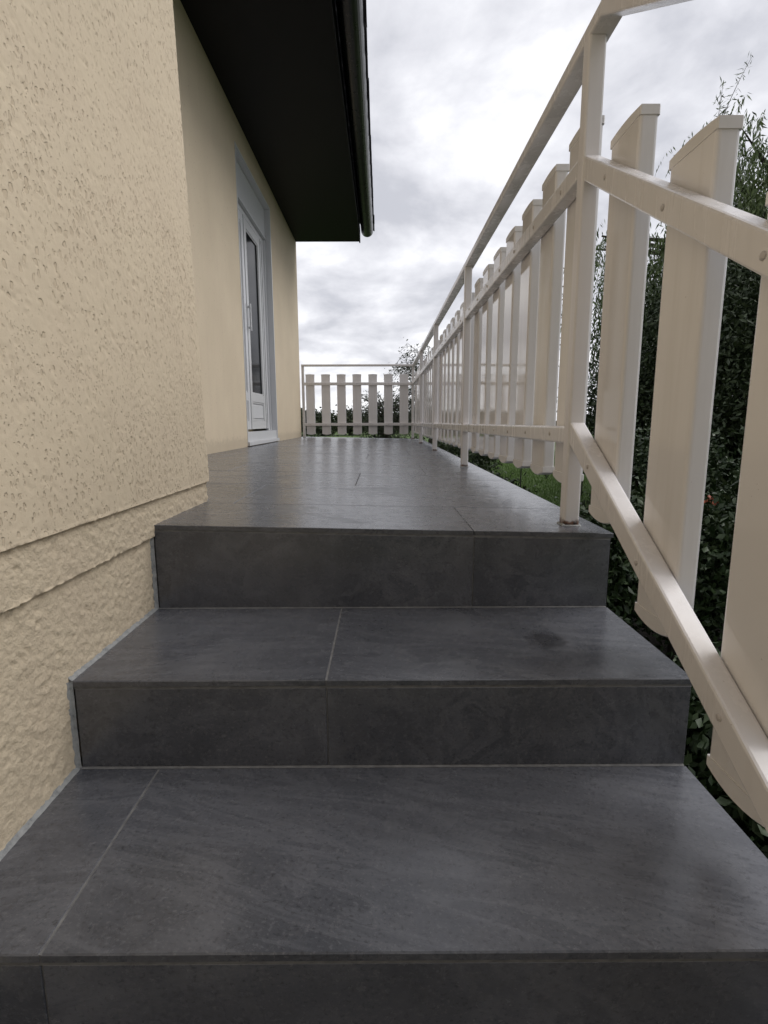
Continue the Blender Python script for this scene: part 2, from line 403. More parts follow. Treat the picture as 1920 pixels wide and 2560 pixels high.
# joint mortar sheet just under the tile surface
mb = MB()
def sheet(x0, y0, y1, dz):
    v = [(x0, y0, zl(x0)+dz), (xedge(y0)-.006, y0, zl(xedge(y0))+dz), (xedge(y1)-.006, y1, zl(xedge(y1))+dz), (x0, y1, zl(x0)+dz)]
    mb.add(v, [(0, 1, 2, 3)])
sheet(XL, YA+.006, YN, -.0022); sheet(XW+.002, YN, YE-.006, -.0022)
mb.build('joint_mortar', DGROUT, terr)
G = .0011
rows = [(YA, 1.64)]
y = 1.64
while y < YE-.01:
    y2 = min(y+.53, YE); rows.append((y, y2)); y = y2
offs = [.222, -.46, -.11]
for k, (ya, yb) in enumerate(rows):
    xl = XL+.004 if k == 0 else XW+.002
    js = [offs[k % 3]+j for j in (-1, 0, 1)]
    edges = [xl]+[j for j in js if xl+.05 < j < .53]+[None]
    segs = [(ya+G*(k > 0), yb-G)]
    for a, b in zip(edges[:-1], edges[1:]):
        for (y0, y1) in segs:
            m1 = MB()
            x1a = xedge(y0) if b is None else b-G; x1b = xedge(y1) if b is None else b-G
            x0 = a if a == xl else a+G
            jz = rng.uniform(-.0004, .0004)
            e = .0011
            def rg(d, dz): return [(x0+d, y0+d, zl(x0+d)+dz+jz), (x1a-d, y0+d, zl(x1a-d)+dz+jz), (x1b-d, y1-d, zl(x1b-d)+dz+jz), (x0+d, y1-d, zl(x0+d)+dz+jz)]
            if k == 1 and a == xl:        # row that steps round the projecting wall
                pass
            v = rg(0, -TH)+rg(0, -e)+rg(e, 0)
            f = [(3, 2, 1, 0), (8, 9, 10, 11)]
            for q in (0, 4): f += [(q+i, q+(i+1) % 4, q+4+(i+1) % 4, q+4+i) for i in range(4)]
            m1.add(v, f).build('floor_tile', T_FLOOR, terr)
# edge trim below the open side
mb = MB()
v = []
mb.add([(xedge(YA)-.004, YA+.004, -1.25), (xedge(YE)-.004, YE-.004, -1.25), (xedge(YE)-.004, YE-.004, zl(.6)-TH-.001), (xedge(YA)-.004, YA+.004, zl(.56)-TH-.001)], [(0, 1, 2, 3)])
mb.add([(xedge(YE)-.005, YE-.003, -1.25), (XW+.05, YE-.003, -1.25), (XW+.05, YE-.003, zl(XW)-TH-.002), (xedge(YE)-.005, YE-.003, zl(.62)-TH-.002)], [(0, 1, 2, 3)])
mb.build('side_render', CONC, terr)

stairs = empty('staircase', (0, 0, 0), kind='structure')
steps = [(YA, YB, Z1, Z1), (YB, YC, Z2, Z2)]
yy, zz_ = YC, Z2
lev = [(YA, 0.0), (YB, Z1), (YC, Z2)]
for k in range(4): lev.append((YC-.35*(k+1), Z2-.163*(k+1)))
core = MB()
for k in range(1, len(lev)):
    yb_, zt = lev[k]; ya_ = lev[k-1][0]
    box(core, XL-.01, XR-.012, yb_+.013, ya_+.012, GZ-.2, zt-TH-.0015)
core.build('stair_core', CONC, stairs)
gm = MB()
tj = {1: [-.102], 2: [-.412], 3: [.25], 4: [-.1], 5: [-.4], 6: [.2]}
rj = {1: [.222], 2: [-.102], 3: [-.412], 4: [.25], 5: [-.1], 6: [-.4]}
for k in range(1, len(lev)):
    yb_, zt = lev[k]; ya_, zu = lev[k-1]
    # tread
    xs = [XL+.002]+tj[k]+[XR]
    for i in range(len(xs)-1):
        a = xs[i]+(G if i else 0); b = xs[i+1]-(G if i < len(xs)-2 else 0)
        mat = T_STAIN if (k == 1 and i == 1) else T_FLOOR
        tile(MB(), 0, 1, 0, 1, .01)
        mm = MB(); tile(mm, a, b, yb_, ya_-.0015, TH, lambda x, y, z=zt: z); mm.build('tread_tile', mat, stairs)
    # riser under the nosing of the step above
    xs = [XL+.008]+rj[k]+[XR-.003]
    for i in range(len(xs)-1):
        a = xs[i]+(G if i else 0); b = xs[i+1]-(G if i < len(xs)-2 else 0)
        mm = MB(); e = .0012; y0 = ya_+.0008
        zb = zt+.0022
        ta, tb = (zl(a), zl(b)) if k == 1 else (zu, zu)
        ta -= TH+.0045; tb -= TH+.0045
        v = [(a, y0+TH, zb), (b, y0+TH, zb), (b, y0+TH, tb), (a, y0+TH, ta),
             (a, y0+e, zb), (b, y0+e, zb), (b, y0+e, tb), (a, y0+e, ta),
             (a+e, y0, zb+e), (b-e, y0, zb+e), (b-e, y0, tb-e), (a+e, y0, ta-e)]
        f = [(0, 1, 2, 3), (11, 10, 9, 8)]
        for q in (0, 4): f += [(q+i2, q+(i2+1) % 4, q+4+(i2+1) % 4, q+4+i2) for i2 in range(4)]
        mm.add(v, f).build('riser_tile', T_FLOOR, stairs)
    # mortar: strip under nosing, strip at riser foot, vertical joints
    t0, t1 = (zl(XL), zl(XR)) if k == 1 else (zu, zu)
    y0 = ya_+.0012
    gm.add([(XL+.003, y0, t0-TH-.0052), (XR-.002, y0, t1-TH-.0052), (XR-.002, y0, t1-TH+.0004), (XL+.003, y0, t0-TH+.0004)], [(0, 1, 2, 3)])
    gm.add([(XL+.003, ya_-.003, zt+.0003), (XR-.004, ya_-.003, zt+.0003), (XR-.004, ya_+.002, zt+.0026), (XL+.003, ya_+.002, zt+.0026)], [(0, 1, 2, 3)])
    for j in rj[k]:
        tz = zl(j) if k == 1 else zu
        gm.add([(j-.002, y0+.0016, zt), (j+.002, y0+.0016, zt), (j+.002, y0+.0016, tz-TH), (j-.002, y0+.0016, tz-TH)], [(0, 1, 2, 3)])
    for j in tj[k]:
        gm.add([(j-.002, yb_+.0006, zt-.0009), (j+.002, yb_+.0006, zt-.0009), (j+.002, ya_, zt-.0009), (j-.002, ya_, zt-.0009)], [(0, 1, 2, 3)])
        gm.add([(j-.002, yb_+.0006, zt-TH), (j+.002, yb_+.0006, zt-TH), (j+.002, yb_+.0006, zt-.0009), (j-.002, yb_+.0006, zt-.0009)], [(0, 1, 2, 3)])
gm.build('joint_mortar', GROUT, stairs)
# side cheek of the stairs
mb = MB()
for k in range(1, len(lev)):
    yb_, zt = lev[k]; ya_ = lev[k-1][0]
    mb.add([(XR-.006, yb_+.004, GZ-.1), (XR-.006, ya_+.004, GZ-.1), (XR-.006, ya_+.004, zt-TH-.001), (XR-.006, yb_+.004, zt-TH-.001)], [(0, 1, 2, 3)])
mb.build('side_render', CONC, stairs)
# sealant beads along the wall
def bead(mb, pts, w_, nrm):
    # wobbly triangular fillet following pts
    out_ = []
    for i in range(len(pts)-1):
        a = Vector(pts[i]); b = Vector(pts[i+1]); n = max(2, int((b-a).length/.012))
        for q in range(n): out_.append(a.lerp(b, q/n))
    out_.append(Vector(pts[-1]))
    V = []; Fc = []
    A, B = Vector(nrm[0]), Vector(nrm[1])
    for p in out_:
        k1 = w_*rng.uniform(.9, 1.06); k2 = w_*rng.uniform(.9, 1.06)
        V += [p, p+A*k1, p+(A*k1+B*k2)*.42, p+B*k2]
    for i in range(len(out_)-1):
        for q in range(4): Fc.append((i*4+q, i*4+(q+1) % 4, i*4+4+(q+1) % 4, i*4+4+q))
    mb.add(V, Fc)
XB = XL-.001
for k in range(len(lev)-1):
    mb = MB()
    ya_, zu = lev[k]; yb_, zt = lev[k+1]
    if k == 0: bead(mb, [(XB, YN+.012, 0), (XB, YA, 0)], .0068, ((1, 0, 0), (0, 0, 1)))
    bead(mb, [(XB, ya_, zu), (XB, ya_, zt)], .0075, ((1, 0, 0), (0, -1, 0)))
    bead(mb, [(XB, ya_, zt), (XB, yb_, zt)], .0068, ((1, 0, 0), (0, 0, 1)))
    mb.build('sealant_bead', SEAL, stairs, smooth=False)

# ------------------------------------------------------------------ house
house = empty('house', (XW, 5, GZ), label='cream rendered house with black soffit and gutter beside the tiled terrace', cat='house')
def H(mb, name, mat, smooth=False, parent=house):
    o = mb.build(name, mat, None, smooth=smooth); o.parent = parent
    return o
def par(o, p):      # parent keeping world place
    bpy.context.view_layer.update()
    o.parent = p; o.matrix_parent_inverse = p.matrix_world.inverted(); return o
bpy.context.view_layer.update()
HI = house.matrix_world.inverted() if False else Matrix.Translation(-Vector(house.location))
def hp(o): o.parent = house; o.matrix_parent_inverse = HI; return o
DY0, DY1, DZ0, DZ1 = 5.13, 6.61, .03, 2.655
YH = 8.56; ZS = 2.895
mb = MB()
T = .3
box(mb, XW-T, XW, YN-.3, DY0, GZ-.2, ZS+.1)
box(mb, XW-T, XW, DY1, YH, GZ-.2, ZS+.1)
box(mb, XW-T, XW, DY0, DY1, GZ-.2, DZ0-.002)
box(mb, XW-T, XW, DY0, DY1, DZ1, ZS+.1)
box(mb, XW-6, XW-T, YH-.3, YH, GZ-.2, ZS+.1)
box(mb, XW-6, XW-T-.001, -6, YH-.3, ZS+.02, ZS+.1)
hp(mb.build('wall', R_SM))

# projecting wall with two stepped plinth bands, as a relief mesh near the camera
XU = XL-.001
def profile(z):
    return np.where(z > .062, .019-.019*(z-.062), np.where(z > -.029, .0105, 0.0))
def vnoise(shape, cells, seed):
    g = np.random.default_rng(seed).random((cells[0]+3, cells[1]+3))
    a = np.linspace(0, cells[0], shape[0]); b = np.linspace(0, cells[1], shape[1])
    ai = a.astype(int); bi = b.astype(int); af = a-ai; bf = b-bi
    af = af*af*(3-2*af); bf = bf*bf*(3-2*bf)
    g00 = g[np.ix_(ai, bi)]; g10 = g[np.ix_(ai+1, bi)]; g01 = g[np.ix_(ai, bi+1)]; g11 = g[np.ix_(ai+1, bi+1)]
    A = af[:, None]; B = bf[None, :]
    return g00*(1-A)*(1-B)+g10*A*(1-B)+g01*(1-A)*B+g11*A*B
y0g, y1g, z0g, z1g = .35, YN, -.62, 1.62
ny, nz = 300, 470
ys = np.linspace(y0g, y1g, ny); zs = np.linspace(z0g, z1g, nz)
# put rows right at the steps
zs = np.sort(np.concatenate([zs, [.0595, .0625, -.0315, -.0285]]))
Yg, Zg = np.meshgrid(ys, zs, indexing='ij')
shp = Yg.shape
nn = vnoise(shp, (190, 310), 1)*.55+vnoise(shp, (290, 460), 2)*.45
cl = vnoise(shp, (28, 45), 3)
upr = Zg > .061
sm = 1/(1+np.exp(-(Zg-.061)*200))
rel = np.where(upr, -.0016*np.clip((nn-.60)*6, 0, 1)*(.5+cl) + .0008*cl, (nn-.5)*.0078*(.6+.5*cl))
pfw = .0025*vnoise(shp, (60, 3), 5)
P_ = profile(Zg+pfw*1.2) + rel
P_ = np.maximum(P_, -.02)
edge = np.clip((YN-Yg)/.012, 0, 1)
X_ = XU+P_*1.0 - (1-edge)**2*.008
V = np.stack([X_, Yg+ (Yg > YN-.004)*(rel*1.6), Zg], -1).reshape(-1, 3)
ny_, nz_ = shp
i = np.arange((ny_-1)*(nz_-1)); a = (i//(nz_-1))*nz_+i % (nz_-1)
hp(link('projecting_wall', npmesh('projecting_wall', V, np.stack([a, a+1, a+nz_+1, a+nz_], 1)[:, ::-1], True), R_SCR))
mb = MB()
box(mb, XW+.001, XU-.035, -3.0, YN-.008, GZ-.2, ZS+.05)
# outer skins continuing the stepped face above, below and behind the relief
for (z0, z1, d) in ((z1g-.002, ZS+.05, -.011), ):
    box(mb, XU-.034, XU+d, -3.0, YN-.004, z0, z1)
box(mb, XU-.011, XU+.019, -3.0, y0g+.002, .062, z1g-.003)
box(mb, XU-.011, XU+.0105, -3.0, y0g+.002, -.029, .061)
box(mb, XU-.011, XU, -3.0, y0g+.002, GZ-.2, -.030)
box(mb, XU-.011, XU, y0g+.003, YN-.006, GZ-.2, z0g+.002)
o = hp(mb.build('projecting_wall', R_SCR))
# return face at the wall's end
mb = MB(); box(mb, XW+.002, XU-.034, YN-.0075, YN-.002, GZ, ZS+.04); hp(mb.build('wall_return', R_SM))

# soffit, fascia, gutter, roof
XF = -.330; ROT = .0
mb = MB(); box(mb, XW-.4, XF-.001, -3.2, YH-.05, ZS, ZS+.012); hp(mb.build('soffit', SOFF))
mb = MB()
for k in range(6):
    pass
mb = MB(); box(mb, XF, XF+.018, -3.2, YH-.03, ZS-.022, ZS+.17); hp(mb.build('fascia', SOFF))
mb = MB(); box(mb, XW-.4, XF-.002, YH-.048, YH-.03, ZS-.004, ZS+.2); hp(mb.build('verge_board', SOFF))
gx, gz, gr = XF+.018+.102, ZS+.138, .090
mb = MB(); n = 14
def arc(r): return [(gx+r*math.cos(math.pi+math.pi*k/n), gz+r*math.sin(math.pi+math.pi*k/n)) for k in range(n+1)]
o_, i_ = arc(gr), arc(gr-.004)
y0_, y1_ = -3.2, YH-.06
sec = o_+i_[::-1]
prism(mb, [(a, y0_, b) for a, b in sec], [(a, y1_, b) for a, b in sec])
gutter = hp(mb.build('gutter', GUT, smooth=False))
mb = MB()
prism(mb, [(a, y1_-.004, b) for a, b in arc(gr+.003)], [(a, y1_+.006, b) for a, b in arc(gr+.003)])
e_ = mb.build('end_cap', GUT); e_.parent = gutter; e_.matrix_parent_inverse = HI
# rolled outer lip
mb = MB(); tube(mb, [(gx+gr, y0_, gz+.004), (gx+gr, y1_, gz+.004)], [.009, .009], 8); e_ = mb.build('lip', GUT, smooth=True); e_.parent = gutter; e_.matrix_parent_inverse = HI
bm_ = MB(); o2 = arc(gr+.0085); i2 = arc(gr+.001); sec = o2+i2[::-1]
prism(bm_, [(a, -.016, b) for a, b in sec], [(a, .016, b) for a, b in sec])
box(bm_, gx+gr-.012, gx+gr+.012, -.010, .010, gz+.003, gz+.02)
bme = bm_.mesh('gutter_bracket')
for k in range(16):
    e_ = link('gutter_bracket', bme, SOFF, gutter, (0, 8.25-.72*k, 0)); e_.matrix_parent_inverse = HI
# roof tiles: eaves course seen edge on beyond the gutter
tm = MB()
prof = []
for k in range(13):
    t = k/12; prof.append((t*.3, .022*math.sin(t*math.pi*2)+.012))
A = [(0, yy_, zz2) for yy_, zz2 in prof]+[(0, yy_, zz2-.014) for yy_, zz2 in prof[::-1]]
B = [(-.42, yy_, zz2+.20) for yy_, zz2 in prof]+[(-.42, yy_, zz2-.014+.20) for yy_, zz2 in prof[::-1]]
prism(tm, A, B)
tme = tm.mesh('roof_tile')
for r_ in range(3):
    for k in range(39):
        e_ = link('roof_tile', tme, ROOFT, None, (gx+gr+.020-.34*r_+rng.uniform(-.004, .004), YH-.25-.3*k, ZS+.165+.165*r_+.004)); hp(e_)
mb = MB()
mb.add([(gx+gr-.8, -3.2, ZS+.5), (gx+gr-.8, YH-.05, ZS+.5), (XW-6, YH-.05, ZS+2.9), (XW-6, -3.2, ZS+2.9)], [(0, 1, 2, 3)])
hp(mb.build('roof', ROOFT))

# patio door
door = hp(empty('patio_door', (0, 0, 0)))
def dp(mb, name, mat, parent=None):
    o = mb.build(name, mat); o.parent = door; return o
XD = XW-.068
mb = MB()   # outer casing flush with the wall and the reveal
box(mb, XD-.02, XW+.004, DY0, DY0+.022, DZ0+.03, DZ1)
box(mb, XD-.02, XW+.004, DY1-.022, DY1, DZ0+.03, DZ1)
box(mb, XD-.02, XW+.0035, DY0+.022, DY1-.022, DZ1-.022, DZ1-.0005)
dp(mb, 'casing', UPVC)
mb = MB(); box(mb, XD-.03, XW+.022, DY0-.004, DY1+.004, DZ0-.005, DZ0+.028); box(mb, XD-.03, XW-.006, DY0+.023, DY1-.023, DZ0+.029, DZ0+.12); dp(mb, 'threshold', UPVC)
mb = MB(); box(mb, XD-.04, XD+.008, DY0+.023, DY1-.023, 2.30, DZ1-.023); box(mb, XD+.009, XD+.020, DY0+.03, DY1-.03, 2.303, 2.325); dp(mb, 'shutter_box', UPVC)
mb = MB()
box(mb, XD-.05, XD-.012, DY0+.023, DY0+.09, .152, 2.298); box(mb, XD-.05, XD-.012, DY1-.12, DY1-.023, .152, 2.298); box(mb, XD-.05, XD-.013, DY0+.0905, DY1-.1205, 2.24, 2.297)
dp(mb, 'frame', UPVC)
mb = MB(); box(mb, XD-.012, XD+.006, DY1-.062, DY1-.030, .152, 2.297); dp(mb, 'shutter_guide', UPVC)
mb = MB(); box(mb, XD-.012, XD+.006, DY0+.024, DY0+.056, .152, 2.297); dp(mb, 'shutter_guide', UPVC)
def leaf(y0, y1):
    z0, z1 = .175, 2.232; s = .085
    mb = MB(); xa, xb = XD-.04, XD-.002
    box(mb, xa, xb, y0, y0+s, z0, z1); box(mb, xa, xb, y1-s, y1, z0, z1)
    box(mb, xa, xb-.0006, y0+s+.0005, y1-s-.0005, z1-s, z1-.001); box(mb, xa, xb-.0006, y0+s+.0005, y1-s-.0005, z0+.001, z0+s)
    box(mb, xa, xb-.0006, y0+s+.0005, y1-s-.0005, .46, .54)
    # glazing bead
    for (a0, a1) in ((.541, z1-s-.001), (z0+s+.001, .459)):
        box(mb, xb-.014, xb-.006, y0+s+.001, y0+s+.018, a0, a1); box(mb, xb-.014, xb-.006, y1-s-.018, y1-s-.001, a0, a1)
        box(mb, xb-.014, xb-.0065, y0+s+.019, y1-s-.019, a1-.016, a1-.001); box(mb, xb-.014, xb-.0065, y0+s+.019, y1-s-.019, a0+.001, a0+.016)
    dp(mb, 'door_leaf', UPVC)
    mb = MB(); box(mb, xb-.03, xb-.018, y0+s, y1-s, .54, z1-s); dp(mb, 'glass_pane', GLASS)
    mb = MB(); box(mb, xb-.03, xb-.017, y0+s, y1-s, z0+s, .46); box(mb, xb-.016, xb-.008, y0+s+.03, y1-s-.03, z0+s+.03, .43); dp(mb, 'lower_panel', UPVC)
leaf(5.235, 5.60); leaf(5.628, 6.32)
mb = MB(); box(mb, XD-.03, XD-.012, 5.601, 5.627, .175, 2.23); box(mb, XD-.03, XD-.006, 6.321, 6.329, .175, 2.23); box(mb, XD-.03, XD-.006, 5.235, 6.32, 2.2325, 2.239); box(mb, XD-.03, XD-.0015, 5.222, 5.2345, .175, 2.24); box(mb, XD-.03, XD-.003, 6.329, 6.344, .176, 2.238); box(mb, XD-.03, XD-.003, 6.401, 6.419, .176, 2.238); dp(mb, 'gasket', GASK)
mb = MB(); box(mb, XD-.04, XD-.02, 6.33, DY1-.121, .176, 2.238); box(mb, XD-.04, XD-.004, 6.345, 6.40, .176, 2.238); box(mb, XD-.04, XD-.006, 6.42, DY1-.13, .176, 2.238); dp(mb, 'side_jamb', UPVC)
mb = MB(); bar_z(mb, XD+.012, XD+.03, 5.65, 5.675, 1.16, 1.42); box(mb, XD-.003, XD+.013, 5.652, 5.672, 1.18, 1.20); box(mb, XD-.003, XD+.013, 5.652, 5.672, 1.38, 1.40); dp(mb, 'handle', UPVC)
mb = MB(); box(mb, XD-.25, XD-.05, DY0+.03, DY0+.05, .15, 2.3); box(mb, XD-.32, XD-.30, DY0, DY1, 0, 2.6); dp(mb, 'curtain', CURT)

# ------------------------------------------------------------------ railings
XP0, XP1 = .469, .509
Y0P, BAY = 1.36, 1.8206
HB, HT = 1.100, 1.130
ML0, ML1 = .817, .862
LL0, LL1 = .187, .231
def picket_meshes(L_, axis='y'):
    # body and two caps, base at origin; width .14 along y, thickness .036 in x, length L_
    W_, Tk = .138, .0375
    def arcz(y, s): t = (y/W_)*2-1; return s*((.0045 if s > 0 else .013)*(1-t*t))
    body = MB(); s = rrect(0, Tk, 0, W_, .007, 3)
    prism(body, [(a, b, .006) for a, b in s], [(a, b, L_-.006) for a, b in s])
    caps = []
    for (z0, sg) in ((L_, 1), (0, -1)):
        c = MB(); o = .0018; h = .018; n = 8; A = []
        xs = (-o, Tk+o)
        top = [(-o+(W_+2*o)*k/n) for k in range(n+1)]
        pr = [(yy_, z0-sg*h) for yy_ in (-o, W_+o)]
        poly = [(-o, z0-sg*h)]+[(t_, z0+arcz(min(max(t_, 0), W_), sg)) for t_ in top]+[(W_+o, z0-sg*h)]
        e = .0025
        cyy, czz = W_/2, z0-sg*h/2
        inset = [(p[0]+(e if p[0] < cyy-.06 else -e if p[0] > cyy+.06 else 0), p[1]-(sg*e if abs(p[1]-(z0-sg*h)) > .002 else 0)) for p in poly]
        A0 = [(xs[0], a, b) for a, b in inset]; A1 = [(xs[0]+e, a, b) for a, b in poly]; A2 = [(xs[1]-e, a, b) for a, b in poly]; A3 = [(xs[1], a, b) for a, b in inset]
        m_ = len(poly); f = [tuple(range(m_))[::-1], tuple(range(3*m_, 4*m_))]
        for q in range(3): f += [(q*m_+i_, q*m_+(i_+1) % m_, (q+1)*m_+(i_+1) % m_, (q+1)*m_+i_) for i_ in range(m_)]
        c.add(A0+A1+A2+A3, f); caps.append(c)
    if axis == 'x':
        for q in [body]+caps: q.v = [(b, a, z) for a, b, z in q.v]
    return body.mesh('picket'), caps[0].mesh('picket_cap'), caps[1].mesh('picket_cap')
def screw_mesh(axis):
    mb = MB(); n = 8
    R = [(.0062, 0), (.0055, .0018), (.003, .003)]
    V = []; 
    for r_, h in R: V += [(-h, r_*math.cos(2*math.pi*k/n), r_*math.sin(2*math.pi*k/n)) for k in range(n)]
    f = [tuple(range(2*n, 3*n))]+[(q*n+k, q*n+(k+1) % n, (q+1)*n+(k+1) % n, (q+1)*n+k) for q in (0, 1) for k in range(n)]
    if axis == 'x': V = [(b, a, z) for a, b, z in V]
    return mb.add(V, f).mesh('screw')
scy, scx = screw_mesh('y'), screw_mesh('x')
def put_picket(ms, loc, parent, tilt=0):
    b = link('picket', ms[0], PICK, parent, loc); b.rotation_euler = (random.gauss(0, .0008), random.gauss(0, .0012), random.gauss(0, .004))
    for c in ms[1:]: link('picket_cap', c, CAP, b)
    return b

tr = empty('terrace_railing', (0, 0, 0), label='long cream metal picket railing along the open side of the terrace', cat='railing')
mb = MB(); bar_y(mb, XP0, XP0+.052, HB, HT, 1.302, Y0P+4*BAY+.04, r=.005); mb.build('handrail', RAIL, tr)
mb = MB()
PX = XP1+.0022
for (a, b, nm) in ((ML0, ML1, 'upper_rail'), (LL0, LL1, 'lower_rail')):
    for k in range(4):
        mb = MB(); bar_y(mb, XP0+.002, XP1, a, b, Y0P+k*BAY+.0402, Y0P+(k+1)*BAY-.0002, r=.005); ro = mb.build(nm, RAIL, tr)
        for j in range(7):
            yy_ = Y0P+k*BAY+.098+.2505*j+.069
            if yy_ < Y0P+(k+1)*BAY: link('screw', scy, SCREW, ro, (XP0+.002, yy_+random.uniform(-.006, .006), (a+b)/2+random.uniform(-.004, .004)))
for k in range(5):
    mb = MB(); y0_ = Y0P+k*BAY
    zf_ = zl(XP0+.02)
    bar_z(mb, XP0, XP1, y0_, y0_+.04, zf_+.0005, HB-.0005, r=.005)
    po = mb.build('post', POST, tr)
    if k < 3:   # lump of mastic and rust at the foot
        mb = MB()
        pts = rrect(XP0-.005, XP1+.005, y0_-.005, y0_+.045, .006, 3)
        A = [(p[0]+random.uniform(-.003, .003), p[1]+random.uniform(-.003, .003), zl(p[0])+.0006) for p in pts]
        B = [(XP0+.02+(p[0]-XP0-.02)*.86, y0_+.02+(p[1]-y0_-.02)*.86, zl(p[0])+random.uniform(.002, .006)) for p in pts]
        prism(mb, A, B); mb.build('post_sealant', SEAL, po)
pm = picket_meshes(.986-.085)
for k in range(28):
    yy_ = Y0P+(k//7)*BAY+.098+.2505*(k % 7)
    put_picket(pm, (PX, yy_, .083), tr)

# railing across the far end
er = empty('end_railing', (0, 0, 0), label='short cream picket railing across the far end of the terrace with seven pickets', cat='railing')
YF = Y0P+4*BAY
XW0 = -1.262
mb = MB(); bar_x(mb, YF-.006, YF+.046, HB+.006, HT+.006, XW0, XP0-.0005, r=.005); mb.build('handrail', RAIL, er)
for (a, b, nm) in ((ML0, ML1, 'upper_rail'), (LL0, LL1, 'lower_rail')):
    mb = MB(); bar_x(mb, YF+.002, YF+.039, a, b, XW0+.0402, XP0-.0004, r=.005); ro = mb.build(nm, RAIL, er)
    for k in range(7): link('screw', scx, SCREW, ro, (-1.137+.2477*k, YF+.002, (a+b)/2))
mb = MB(); bar_z(mb, XW0, XW0+.04, YF, YF+.04, zl(XW0)+.0005, HB+.0055, r=.005); mb.build('post', POST, er)
pmx = picket_meshes(.986-.06, 'x')
for k in range(7):
    b = link('picket', pmx[0], PICK, er, (-1.206+.2477*k, YF+.0415, .06)); b.rotation_euler = (random.gauss(0, .002), random.gauss(0, .0015), random.gauss(0, .003))
    for c in pmx[1:]: link('picket_cap', c, CAP, b)

# stair railing
sr = empty('stair_railing', (0, 0, 0), label='cream metal picket railing sloping down beside the grey steps in the right foreground', cat='railing')
SLO = .575
def slope_bar(name, x0, x1, z0, z1, y0, y1, zref_y):
    mb = MB(); bar_y(mb, x0, x1, z0-(zref_y-y0)*SLO, z1-(zref_y-y0)*SLO, y0, y1, dz=-(y0-y1)*SLO, r=.005)
    return mb.build(name, RAIL, sr)
YL = -.48
slope_bar('handrail', XP0, XP0+.052, HB-.004, HT+.002, 1.3015, YL, 1.3015)
ru = slope_bar('upper_rail', XP0+.002, XP1, .852-.055, .852, Y0P-.0003, YL+.04, Y0P)
rl = slope_bar('lower_rail', XP0+.002, XP1, .241-.053, .241, Y0P-.0003, YL+.04, Y0P)
mb = MB(); zb_ = lev[5][1]; bar_z(mb, XP0, XP1, YL, YL+.04, lev[5][1]+.0005, HT-.06-(1.3015-YL-.04)*SLO, r=.005); mb.build('post', POST, sr)
pms = picket_meshes(.857-.022)
for k in range(6):
    y0_ = 1.168-.2695*k
    put_picket(pms, (PX, y0_, .022-.157*k), sr)
    for rr, zt in ((ru, .852-.0275), (rl, .241-.0265)):
        link('screw', scy, SCREW, rr, (XP0+.002, y0_+.069+random.uniform(-.01, .01), zt-(Y0P-y0_-.069)*SLO+random.uniform(-.004, .004)))

# ------------------------------------------------------------------ vegetation
def leaves(P, size, n, shape='leaf', dirs=None, droop=0.0, flat=0.0):
    """diamond-shaped, slightly folded leaves at points P (k,3)"""
    k = len(P); d = rng.normal(size=(k, 3)) if dirs is None else dirs+rng.normal(size=(k, 3))*.35
    d[:, 2] -= droop; d /= np.linalg.norm(d, axis=1)[:, None]
    u_ = rng.normal(size=(k, 3)); u_[:, 2] *= (1-flat); s = np.cross(d, u_); s /= np.linalg.norm(s, axis=1)[:, None]+1e-9
    nrm = np.cross(d, s)
    Ln = (size*rng.uniform(.6, 1.3, k))[:, None]; Wd = Ln*n
    V = np.stack([P, P+d*Ln*.45+s*Wd+nrm*Wd*.35, P+d*Ln, P+d*Ln*.45-s*Wd+nrm*Wd*.35], 1).reshape(-1, 3)
    a = np.arange(k)*4
    Fq = np.concatenate([np.stack([a, a+1, a+2], 1), np.stack([a, a+2, a+3], 1)])
    return V, Fq
def clumps(center, rad, nc, per, spread, seed=None, hollow=.35):
    c = rng.normal(size=(nc, 3)); c /= np.linalg.norm(c, axis=1)[:, None]; c *= (rng.uniform(hollow, 1, nc)**.6)[:, None]
    c = np.array(center)+c*np.array(rad)
    p = c[:, None, :]+rng.normal(size=(nc, per, 3))*spread*rng.uniform(.5, 1.3, (nc, 1, 1))
    return p.reshape(-1, 3)
def plant(name, label, cat, base, center, rad, nc, per, spread, lsize, lw, mat, trunk=.08, group=None, droop=.2, limbs=7, zmin=GZ+.03, flowers=None):
    root = empty(name, base, label=label, cat=cat, group=group)
    Bv = Vector(base); Pp = clumps(center, rad, nc, per, spread); Pp = Pp[Pp[:, 2] > zmin]
    V, Fq = leaves(Pp-np.array(base), lsize, lw, droop=droop)
    link('foliage', npmesh('foliage', V, Fq), mat, root)
    mb = MB(); C_ = Vector(center)-Bv
    top = C_+Vector((0, 0, rad[2]*.5))
    tube(mb, [(0, 0, -.05), (C_.x*.3, C_.y*.3, C_.z*.35), (C_.x*.8, C_.y*.8, C_.z*.8), tuple(top)], [trunk, trunk*.8, trunk*.6, trunk*.2], 8)
    for k in range(limbs):
        a = 2*math.pi*k/limbs+random.uniform(-.3, .3); el = random.uniform(.1, .9)
        tgt = C_+Vector((math.cos(a)*rad[0]*.8, math.sin(a)*rad[1]*.8, rad[2]*(el-.4)))
        st = Vector((C_.x*.5, C_.y*.5, C_.z*random.uniform(.45, .8))); md = st.lerp(tgt, .5)+Vector((0, 0, rad[2]*.12))
        tube(mb, [st, md, tgt], [trunk*.5, trunk*.32, trunk*.08], 6)
    mb.build('trunk' if trunk > .04 else 'stem', BARK, root, smooth=True)
    if flowers:
        for f in flowers:
            fp = np.repeat(np.array([f])-np.array(base), 26, 0)+rng.normal(size=(26, 3))*.013
            V, Fq = leaves(fp, .022, .3); link('flower', npmesh('flower', V, Fq), FLO, root)
    return root

